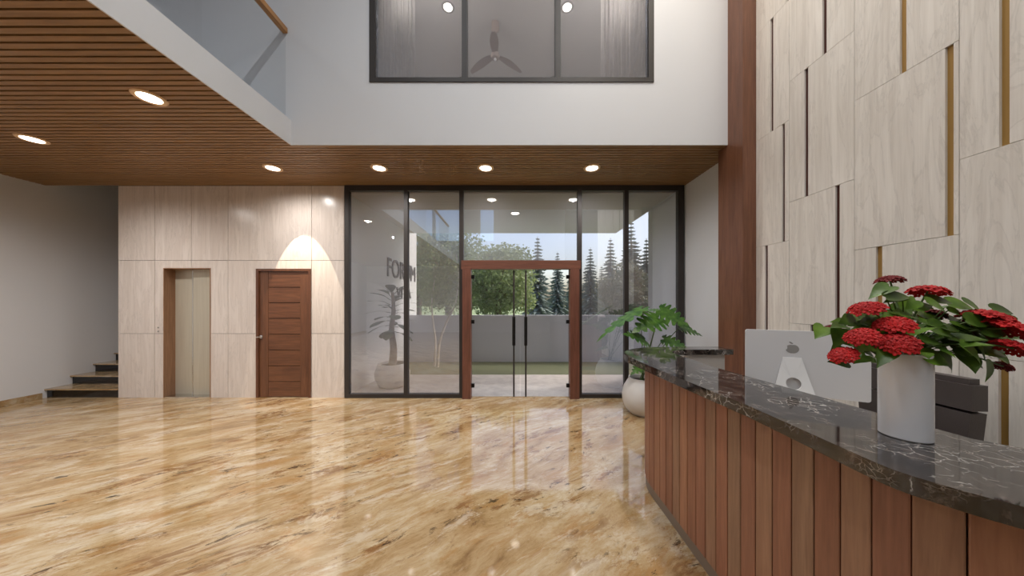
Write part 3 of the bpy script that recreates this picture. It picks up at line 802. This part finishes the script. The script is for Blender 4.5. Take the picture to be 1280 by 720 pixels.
# monstera in a round white pot
pot = (1.83, 4.03)
po = thing('plant_pot', 'round white ceramic pot between the reception desk and the glazing', 'plant pot', (pot[0], pot[1], 0))
MB().lathe([(0.0, 0.03), (0.14, 0.03), (0.13, 0.0), (0.155, 0.0), (0.23, 0.07), (0.268, 0.17), (0.275, 0.26), (0.25, 0.37), (0.205, 0.45), (0.185, 0.48), (0.187, 0.50), (0.172, 0.50), (0.168, 0.46), (0.17, 0.40), (0.0, 0.40)], 48, cap0=False, cap1=False).build('pot_body', M['pot'], po, True)
MB().lathe([(0.166, 0.44), (0.166, 0.452), (0.08, 0.46), (0.01, 0.462)], 32).build('soil', M['soil'], po, True)
mp = thing('monstera_plant', 'green monstera with split leaves in the white pot', 'plant', (pot[0], pot[1], 0.45))
cam = Vector((0, 0, EYE))
root = Vector((pot[0], pot[1], 0.46))
# (leaf base px, tip px, depth offset base/tip, size factor, width, normal bias)
ml = [((801, 386.5), (747, 423), 0.0, -0.05, 0.62, (0.35, -0.02, 1)),
      ((823, 398), (795, 415), -0.02, -0.20, 1.0, (0.1, -0.75, 1)),
      ((806, 425), (782, 418), -0.10, -0.22, 1.1, (0.0, -0.7, 1)),
      ((826, 388), (862, 409), 0.05, -0.12, 1.15, (0.1, -1.0, 0.9)),
      ((850, 409), (879, 420), 0.05, 0.05, 0.75, (0.25, -0.8, 1)),
      ((830, 424), (862, 437), -0.06, -0.22, 1.15, (0.1, -0.6, 1)),
      ((825, 388), (804, 388), 0.1, 0.2, 0.9, (0, -0.3, 1)),
      ((806, 456), (790, 468), -0.12, -0.22, 0.9, (-0.2, -0.6, 1))]
for (b, tpx, db, dt, w, nb) in ml:
    p0 = P(b[0], b[1], pot[1]+db); p1 = P(tpx[0], tpx[1], pot[1]+dt)
    L = (p1-p0).length
    m = MB(); leaf(m, p0, p1-p0+Vector((0,0,0.12*L)), nb, L*1.05, w*0.95, 0.16, 0.15, True)
    lo = m.build('leaf', M['leaf_mon'], mp, True); at0(lo, mp)
    c1 = root.lerp(p0, 0.5)+Vector((0, 0, 0.06))
    m = MB(); pp = [root+Vector((random.uniform(-0.05, 0.05), random.uniform(-0.05, 0.05), -0.005)), root.lerp(p0, 0.35)+Vector((0,0,0.07)), root.lerp(p0, 0.75)+Vector((0,0,0.05)), p0]
    m.tube(smooth_path([tuple(q) for q in pp], 5), [0.0055]*16, 8)
    m.build('stalk', M['stem'], lo, True)

# ------------------------------------------------------------------ vase with red flowers on the counter
VC = Vector((1.323, 0.970)); VR = 0.0575
vs = tag(MB().lathe([(0.0, 0.0), (VR-0.003, 0.0), (VR, 0.003), (VR, 0.279), (VR-0.002, 0.281), (VR-0.004, 0.279), (VR-0.005, 0.02), (0.0, 0.02)], 64, cap0=False, cap1=False).build('flower_vase', M['vase'], None, 35),
         'tall white cylindrical vase standing on the granite counter', 'vase')
vs.location = (VC.x, VC.y, 1.10)
bq = thing('flower_bouquet', 'bouquet of red clustered flowers with green leaves in the white vase', 'flowers', (VC.x, VC.y, 1.13))
mouth = Vector((VC.x, VC.y, 1.375))
heads = [(1112, 349, 27, 0.05, 1), (1160, 363, 36, 0.02, 0), (1083, 384, 36, -0.03, 0), (1117, 404, 39, -0.07, 0), (1077, 419, 36, -0.08, 0), (1121, 427, 41, -0.10, 0),
         (1053, 442, 31, -0.06, 0), (1037, 410, 19, 0.05, 1), (1236, 397, 48, -0.04, 0), (1258, 409, 46, -0.07, 0), (1268, 434, 40, -0.09, 0), (1165, 392, 27, 0.06, 1), (1254, 457, 19, 0.0, 1)]
mst = MB()
rf = random.Random(5)
def bez(p0, p1, p2, n=8): return [p0*(1-t)**2+p1*(2*t*(1-t))+p2*t*t for t in [k/n for k in range(n+1)]]
for (hx, hy, hw, dd, dk) in heads:
    d = VC.y+dd; c = P(hx, hy, d); R_ = hw*0.9*d/F/2
    axis = ((c-mouth).normalized()*0.6+Vector((0,0,0.8))).normalized()
    q = axis.to_track_quat('Z', 'Y').to_matrix().to_4x4()
    m = MB(); nf = 40
    for k in range(nf):
        f = (k+0.5)/nf; th = math.acos(1-f*0.95); ph = k*2.39996
        dirv = Vector((math.sin(th)*math.cos(ph), math.sin(th)*math.sin(ph), math.cos(th)))
        pos = Vector((dirv.x*R_*0.92, dirv.y*R_*0.92, dirv.z*R_*0.52-R_*0.22))*rf.uniform(0.92, 1.06)
        qq = (dirv+Vector((0,0,0.4))).normalized().to_track_quat('Z', 'Y').to_matrix().to_4x4()
        fr = R_*0.235
        for j in range(5):
            a = 2*PI*j/5+k
            mat = Matrix.Translation(pos) @ qq @ Matrix.Rotation(a, 4, 'Z') @ Matrix.Translation((fr*0.62, 0, 0)) @ Matrix.Rotation(-0.35, 4, 'Y') @ Matrix.Diagonal((fr*0.66, fr*0.5, fr*0.22, 1))
            bmesh.ops.create_icosphere(m.bm, subdivisions=1, radius=1, matrix=mat)
    m.xf(Matrix.Translation(c) @ q)
    at0(m.build('flower_head', M['dark_red'] if dk else M['red'], bq, True), bq)
    b0 = Vector((VC.x+rf.uniform(-0.02, 0.02), VC.y+rf.uniform(-0.02, 0.02), 1.14))
    pts = [b0]+bez(mouth+Vector((rf.uniform(-0.03, 0.03), rf.uniform(-0.03, 0.03), 0)), mouth.lerp(c, 0.45)+Vector((0,0,0.05)), c-axis*R_*0.1)
    mst.tube(pts, 0.0028, 6)
at0(mst.build('stems', M['stem'], bq, True), bq)
# leaves placed by hand: (px, py of base, px, py of tip, depth, width)
hl = [((1112, 358), (1076, 373), 0.0, 1.0), ((1128, 371), (1108, 376), -0.02, 1.0), ((1108, 372), (1150, 366), -0.02, 0.9), ((1125, 388), (1152, 368), 0.03, 0.9),
      ((1140, 385), (1184, 378), 0.02, 0.9), ((1070, 402), (1038, 402), 0.0, 1.3), ((1052, 412), (1046, 436), 0.0, 1.2), ((1030, 409), (1021, 421), 0.03, 1.2),
      ((1095, 392), (1056, 396), 0.02, 1.0), ((1105, 402), (1078, 405), -0.02, 1.3), ((1112, 436), (1098, 460), -0.09, 0.95), ((1085, 430), (1066, 440), -0.05, 1.3),
      ((1105, 445), (1075, 428), -0.04, 1.2), ((1148, 412), (1174, 402), -0.02, 1.2), ((1135, 420), (1168, 408), -0.06, 1.1), ((1160, 405), (1194, 421), -0.05, 1.3),
      ((1150, 400), (1120, 386), 0.03, 1.2), ((1180, 385), (1204, 384), 0.03, 0.7), ((1185, 388), (1212, 394), 0.0, 0.7), ((1210, 395), (1238, 404), 0.02, 1.0),
      ((1215, 410), (1196, 400), -0.02, 1.2), ((1190, 405), (1214, 412), -0.03, 1.2), ((1210, 420), (1238, 410), 0.02, 1.1), ((1175, 444), (1202, 464), -0.04, 1.4),
      ((1205, 445), (1224, 462), -0.03, 1.4), ((1200, 430), (1236, 452), -0.08, 1.2), ((1215, 425), (1240, 450), -0.06, 1.2), ((1232, 450), (1238, 477), -0.02, 0.9),
      ((1240, 440), (1272, 456), 0.0, 1.0), ((1250, 392), (1282, 404), 0.03, 0.9), ((1245, 425), (1278, 418), -0.02, 1.1), ((1150, 432), (1176, 448), -0.02, 1.2),
      ((1130, 412), (1100, 400), 0.0, 1.3), ((1160, 420), (1190, 440), 0.02, 1.3), ((1150, 395), (1186, 398), 0.04, 1.2), ((1190, 415), (1222, 432), 0.03, 1.3),
      ((1092, 412), (1066, 398), -0.02, 1.2), ((1080, 440), (1110, 448), -0.02, 1.1), ((1145, 425), (1140, 446), -0.02, 1.0), ((1170, 430), (1200, 446), 0.04, 1.2),
      ((1120, 395), (1092, 408), 0.02, 1.2), ((1100, 420), (1090, 438), -0.03, 1.3), ((1220, 400), (1254, 430), 0.0, 1.2), ((1060, 428), (1080, 446), 0.0, 1.2)]
m = MB(); ftl = m.bm.loops.layers.float_color.new('tint'); fdone = 0
def tint_new():
    global fdone
    m.bm.faces.ensure_lookup_table(); g_ = rf.choice((0.45, 0.6, 0.8, 1.0, 1.1))
    for fc in m.bm.faces[fdone:]:
        for lp in fc.loops: lp[ftl] = (g_, g_, g_*0.8, 1)
    fdone = len(m.bm.faces)
for (b, tpx, dd, w) in hl:
    p0 = P(b[0], b[1], VC.y+dd); p1 = P(tpx[0], tpx[1], VC.y+dd-rf.uniform(-0.01, 0.05)); L = (p1-p0).length
    leaf(m, p0, p1-p0, (rf.uniform(-0.5, 0.5), -0.8+rf.uniform(-0.35, 0.35), 0.9+rf.uniform(-0.4, 0.4)), min(max(L*1.05, 0.055), 0.078), w*0.72, rf.uniform(0.1, 0.4), 0.5); tint_new()
    m.tube([p0, p0.lerp(mouth, 0.35)+Vector((0,0,0.01)), p0.lerp(mouth, 0.8)], 0.0018, 5); tint_new()
for k in range(26):
    a = rf.uniform(0, 2*PI); r = rf.uniform(0.02, 0.15); p0 = mouth+Vector((r*math.cos(a)*1.1+0.02, r*math.sin(a)*0.6, 0.015+rf.uniform(0.0, 0.10)*(1-r/0.28)))
    leaf(m, p0, Vector((math.cos(a), math.sin(a)*0.7, rf.uniform(-0.2, 0.3))), (rf.uniform(-0.3, 0.3), rf.uniform(-0.6, 0.0), 1), rf.uniform(0.055, 0.075), 0.85, 0.2, 0.45); tint_new()
for k in range(58):
    # leaves filling the middle and the side hanging over the chair
    qx = rf.uniform(1150, 1262); qy = 408+(qx-1150)*0.16+rf.gauss(0, 17); d0 = VC.y+rf.uniform(-0.07, 0.09)
    p0 = P(qx, qy, d0); a = rf.uniform(-0.6, 0.9)
    leaf(m, p0, Vector((math.cos(a), -0.3, -abs(math.sin(a))*0.7)), (rf.uniform(-0.5, 0.5), -0.8, 0.9+rf.uniform(-0.5, 0.3)), rf.uniform(0.055, 0.08), 0.85, 0.25, 0.45); tint_new()
for k in range(40):
    qx = rf.uniform(1050, 1150); qy = 424-(qx-1050)*0.22+rf.gauss(0, 16); d0 = VC.y+rf.uniform(-0.03, 0.09)
    p0 = P(qx, qy, d0); a = rf.uniform(-0.6, 0.9)
    leaf(m, p0, Vector((-math.cos(a), -0.3, -math.sin(a)*0.6)), (rf.uniform(-0.5, 0.5), -0.8, 0.9+rf.uniform(-0.5, 0.3)), rf.uniform(0.05, 0.072), 0.85, 0.25, 0.45); tint_new()
at0(tag(m.build('foliage', M['leaf_fl'], bq, True)), bq)

# ------------------------------------------------------------------ outdoors
struct(MB().box(-3.2, XG+0.15, YG+0.06, 6.2, -0.12, -0.005).build('pavement', M['paving']))
struct(MB().box(-2.9, 9, 6.2, 7.5, -0.12, 0.0).box(XG+0.15, 9, YG, 6.2, -0.12, 0).build('lawn', M['grass']))
struct(MB().box(-9, 12, 7.5, 7.65, -0.1, 1.215).build('wall_garden', M['garden_wall']), 'low grey garden wall beyond the lawn')
struct(MB().box(-80, 80, 7.65, 120, -0.3, -0.02).build('field', M['field']))
struct(MB().box(-2.95, -2.72, YG+0.07, 8.2, 0, ZC+0.3).build('wall_porch', M['paint']), 'white porch side wall carrying the building sign')
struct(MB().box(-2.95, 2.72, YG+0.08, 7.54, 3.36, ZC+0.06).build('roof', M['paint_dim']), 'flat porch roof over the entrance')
tl_ = thing('ceiling_downlight', 'round downlight in the porch ceiling seen through the glass above the doors', 'ceiling light', (0.065, 5.84, 3.36))
MB().lathe([(0.080, -0.004), (0.088, -0.010), (0.110, -0.010), (0.116, -0.003), (0.116, 0.02), (0.080, 0.02)], 40, cap0=False, cap1=False).build('trim_ring', M['paint'], tl_, True)
MB().lathe([(0.0795, -0.0075), (0.0795, 0.012)], 40).build('lens', M['lamp'], tl_)

def text_obj(name, body, size, y0, zbase, mat, sx=1.0):
    cu = bpy.data.curves.new(name, 'FONT'); cu.body = body; cu.size = size; cu.extrude = 0.012
    o = bpy.data.objects.new(name, cu); COL.objects.link(o)
    bpy.context.view_layer.update()
    me = bpy.data.meshes.new_from_object(o.evaluated_get(bpy.context.evaluated_depsgraph_get()))
    bpy.data.objects.remove(o); bpy.data.curves.remove(cu)
    me.materials.clear(); me.materials.append(mat)
    for v in me.vertices:
        x, y_, z = v.co; v.co = (-2.72+0.0125+z, y0+x*sx, zbase+y_)
    o = bpy.data.objects.new(name, me); COL.objects.link(o); return o
sg = thing('building_sign', 'dark raised letters reading FORUM VITA on the white porch wall', 'sign', (-2.72, 7.1, 2.1))
lt = text_obj('upper_lettering', 'FORUM', 0.60, 6.22, 2.12, M['sign'], 0.92); lt.parent = sg; at0(lt, sg)
lt = text_obj('lower_lettering', 'VITA', 0.36, 6.75, 1.66, M['sign'], 1.25); lt.parent = sg; at0(lt, sg)

# potted fig on the porch
fg = (-2.22, 5.35)
fp = thing('plant_pot', 'white pot on the porch beside the sign wall', 'plant pot', (fg[0], fg[1], -0.005))
MB().lathe([(0.0, 0.02), (0.18, 0.02), (0.18, 0.0), (0.24, 0.03), (0.30, 0.16), (0.31, 0.26), (0.27, 0.38), (0.25, 0.43), (0.23, 0.43), (0.23, 0.36), (0.0, 0.36)], 40, cap0=False, cap1=False).build('pot_body', M['pot'], fp, True)
MB().lathe([(0.228, 0.37), (0.228, 0.39), (0.01, 0.40)], 32).build('soil', M['soil'], fp, True)
ft = thing('fig_tree', 'broad-leaved potted fig on the porch behind the glazing', 'plant', (fg[0], fg[1], 0.39))
MB().tube(smooth_path([(0,0,-0.02), (0.02,0,0.3), (-0.02,0.01,0.65), (0.02,0,1.0), (0.0,0,1.35)], 5), [0.075-0.0025*k for k in range(21)], 10).build('trunk', M['bark'], ft, True)
m = MB(); rg = random.Random(3)
for k in range(26):
    a = k*2.4; zz = 0.62+0.75*(k/26); r0 = 0.03; el = -0.25+1.0*(k/26)
    d = Vector((math.cos(a)*math.cos(el), math.sin(a)*math.cos(el)*0.8, math.sin(el)))
    b = Vector((r0*math.cos(a), r0*math.sin(a), zz)); e = b+d*0.10
    m.tube([b, e], 0.006, 5)
    leaf(m, e, d, (0, 0, 1), rg.uniform(0.26, 0.34), 0.62, 0.35, 0.2, shape=[(0,0), (0.06,0.12), (0.25,0.28), (0.45,0.42), (0.62,0.48), (0.8,0.42), (0.93,0.24), (1,0)])
m.build('foliage', M['leaf_fig'], ft, True)

# trees beyond the garden wall
def broad_crown(seed, rx, ry, rz, ncl, per, ls):
    r = random.Random(seed); V = []; Fc = []
    for c in range(ncl):
        while True:
            q = Vector((r.uniform(-1,1), r.uniform(-1,1), r.uniform(-1,1)))
            if 0.25 < q.length < 1: break
        cc = Vector((q.x*rx*0.78, q.y*ry*0.78, q.z*rz*0.78)); cr = r.uniform(0.28, 0.42)*min(rx, rz)
        for k in range(per):
            d = Vector((r.gauss(0,1), r.gauss(0,1), r.gauss(0,1))).normalized(); p = cc+d*cr*r.uniform(0.55, 1.0)
            a = Vector((r.gauss(0,1), r.gauss(0,1), r.gauss(0,1)-0.4)).normalized(); b = a.orthogonal().normalized()
            b = (b*math.cos(k)+a.cross(b)*math.sin(k)); s = ls*r.uniform(0.7, 1.3); i = len(V)
            V += [p, p+a*s*0.5+b*s*0.3, p+a*s, p+a*s*0.5-b*s*0.3]; Fc.append((i, i+1, i+2, i+3))
    me = bpy.data.meshes.new('foliage'); me.from_pydata([tuple(v) for v in V], [], Fc); return me
def broad_tree(x, y, h, w, label, seed, mat, ncl=26, per=170, z0=0.25, ls=0.16, bark='bark', name='broadleaf_tree', group=None, gz=-0.02):
    t = thing(name, label, 'tree', (x, y, gz), 0, group)
    rz = h*(1-z0)/2; cz = h-rz
    tr = MB().tube([(0,0,0), (0.05,0,cz*0.5), (-0.03,0.04,cz*0.9), (0.0,0,cz*1.25)], [0.16*h/5, 0.13*h/5, 0.10*h/5, 0.04], 10)
    for k in range(5):
        a = k*1.3+seed; tr.tube([(0,0,cz*0.6), (0.3*w*math.cos(a)*0.6, 0.3*w*math.sin(a)*0.6, cz*0.85), (0.42*w*math.cos(a), 0.42*w*math.sin(a), cz*1.1)], [0.08*h/5, 0.05*h/5, 0.02], 7)
    tr.build('trunk', M[bark], t, True)
    me = broad_crown(seed, w/2, w/2, rz, ncl, per, ls); me.materials.append(M[mat])
    o = bpy.data.objects.new('foliage', me); COL.objects.link(o); o.parent = t; o.location = (0, 0, cz)
    return t
def TX(px, d): return (px-CX)*d/F
def TH(py, d): return EYE+(CY-py)*d/F
tg = 'leafy trees beyond the garden wall'
broad_tree(TX(622, 15), 15, TH(288, 15), 4.6, 'leafy green tree filling the glass entrance doors', 1, 'tree_leaf', 60, 220, 0.06)
broad_tree(TX(560, 21), 21, TH(270, 21), 6.6, 'leafy green tree beside the door portal, behind the slim young tree', 2, 'tree_leaf', 70, 230, 0.03, ls=0.2)
broad_tree(TX(523, 27), 27, TH(268, 27), 7.0, 'leafy green tree behind the white porch wall end', 4, 'tree_leaf', 60, 220, 0.03, ls=0.24)
broad_tree(TX(780, 16), 16, TH(318, 16), 2.9, 'dull green bushy tree in front of the spruces', 5, 'tree_leaf_dark', 36, 220, 0.03)
broad_tree(TX(806, 14), 14, TH(352, 14), 2.0, 'low dull green bush against the end of the white outdoor wall', 6, 'tree_leaf_dark', 24, 200, 0.03)
# slim young tree leaning on the lawn strip
yt = thing('young_tree', 'slim young tree with pale leaning stems on the lawn strip', 'tree', (TX(547, 6.9), 6.9, 0))
m = MB()
m.tube(smooth_path([(0,0,0), (0.05,0,0.6), (0.22,0.02,1.1), (0.42,0,1.5), (0.5,0,2.1), (0.45,0,2.7)], 5), [0.035-0.001*k for k in range(26)], 9)
m.tube(smooth_path([(-0.10,0.1,0), (-0.08,0.1,0.6), (-0.14,0.1,1.1), (-0.16,0.08,1.6), (-0.08,0.1,2.2)], 5), [0.03-0.001*k for k in range(21)], 9)
m.build('trunk', M['pale_bark'], yt, True)
me = broad_crown(9, 0.62, 0.5, 0.85, 22, 60, 0.09); me.materials.append(M['tree_leaf'])
o = bpy.data.objects.new('foliage', me); COL.objects.link(o); o.parent = yt; o.location = (0.25, 0, 2.1)

def conifer_mesh(seed):
    r = random.Random(seed); V = []; Fc = []; lv = 24
    for k in range(lv):
        f = k/lv; z = 0.10+0.88*f; R_ = 0.20*(1-f)**0.85+0.012
        nb = 11 if f < 0.7 else 7
        for j in range(nb):
            a = 2*PI*(j+r.random()*0.6)/nb+k; L = R_*r.uniform(0.7, 1.15); d = Vector((math.cos(a), math.sin(a), 0)); s = Vector((-d.y, d.x, 0))
            dr_ = L*r.uniform(0.25, 0.5); b = Vector((0,0,z)); 
            for seg in range(3):
                f0, f1 = seg/3, (seg+1)/3
                p0 = b+d*L*f0-Vector((0,0,dr_*f0**1.3)); p1 = b+d*L*f1-Vector((0,0,dr_*f1**1.3-0.010*f1)); w0 = L*0.20*(1-f0)+0.006; w1_ = L*0.20*(1-f1)+0.001
                i = len(V); V += [p0+s*w0, p0-s*w0, p1-s*w1_, p1+s*w1_]; Fc.append((i, i+1, i+2, i+3))
                i = len(V); V += [p0, p1, p1-Vector((0,0,w1_*1.6+0.002)), p0-Vector((0,0,w0*1.6))]; Fc.append((i, i+1, i+2, i+3))
    me = bpy.data.meshes.new('foliage'); me.from_pydata([tuple(v) for v in V], [], Fc); me.materials.append(M['needle']); return me
cm = [conifer_mesh(1), conifer_mesh(2), conifer_mesh(3)]
tm = MB().tube([(0,0,0), (0,0,0.5), (0,0,0.97)], [0.016, 0.011, 0.002], 8).build('trunk', M['bark'], None, True); tme = tm.data; bpy.data.objects.remove(tm)
con = [(672, 24, 292, 'tall spruce seen above the middle of the door header'),
       (697, 29, 312, 'thin distant spruce seen between the tall one and the door portal post'),
       (716, 31, 323, 'small distant spruce just showing above the portal corner'),
       (738, 21, 306, 'spruce standing alone in the glazing next to the door portal'),
       (763, 23, 294, 'spruce with a high tip between the lone spruce and the mullion'),
       (789, 31, 272, 'tallest spruce, partly behind the mullion over the bushy tree'),
       (808, 19, 294, 'spruce at the end of the white outdoor wall'),
       (752, 28, 330, 'short spruce behind the lone spruce')]
for k, (px_, d, top, lab) in enumerate(con):
    t = thing('spruce_tree', lab, 'tree', (TX(px_, d), d, -0.02), k*1.1)
    h = TH(top, d)
    t.scale = (h*1.0, h*1.0, h)
    for nm, mesh in (('trunk', tme), ('foliage', cm[k % 3])):
        o = bpy.data.objects.new(nm, mesh); COL.objects.link(o); o.parent = t

# ------------------------------------------------------------------ sky, sun
wd = bpy.data.worlds.new('sky'); SC.world = wd; wd.use_nodes = True
nt = wd.node_tree; nt.nodes.clear()
sky = nt.nodes.new('ShaderNodeTexSky'); sky.sky_type = 'NISHITA'; sky.sun_disc = False
sky.sun_elevation = math.radians(48); sky.sun_rotation = math.radians(70); sky.air_density = 1.0; sky.dust_density = 5.0; sky.ozone_density = 1.0
bg = nt.nodes.new('ShaderNodeBackground'); bg.inputs[1].default_value = 0.36
ow = nt.nodes.new('ShaderNodeOutputWorld'); nt.links.new(sky.outputs[0], bg.inputs[0]); nt.links.new(bg.outputs[0], ow.inputs[0])
sl = bpy.data.lights.new('sun', 'SUN'); sl.energy = 1.5; sl.angle = math.radians(0.6); sl.color = (1.0, 0.95, 0.88)
so = bpy.data.objects.new('sun', sl); COL.objects.link(so)
so.rotation_euler = (-Vector((0.75, 0.25, 0.9))).to_track_quat('-Z', 'Y').to_euler()

# ------------------------------------------------------------------ camera and view
cd = bpy.data.cameras.new('camera'); cd.sensor_width = 36; cd.lens = 36*F/1280; cd.shift_y = (CY-360)/1280; cd.clip_start = 0.05; cd.clip_end = 500
co = bpy.data.objects.new('camera', cd); COL.objects.link(co); co.location = (0, 0, EYE); co.rotation_euler = (PI/2, 0, 0)
SC.camera = co
SC.view_settings.view_transform = 'Standard'; SC.view_settings.look = 'None'; SC.view_settings.gamma = 1; SC.view_settings.exposure = -0.13
SC.view_settings.use_curve_mapping = False
cy = SC.cycles
cy.use_denoising = True; cy.max_bounces = 10; cy.diffuse_bounces = 5; cy.glossy_bounces = 5; cy.transparent_max_bounces = 16; cy.sample_clamp_indirect = 6.0; cy.caustics_reflective = False; cy.caustics_refractive = False
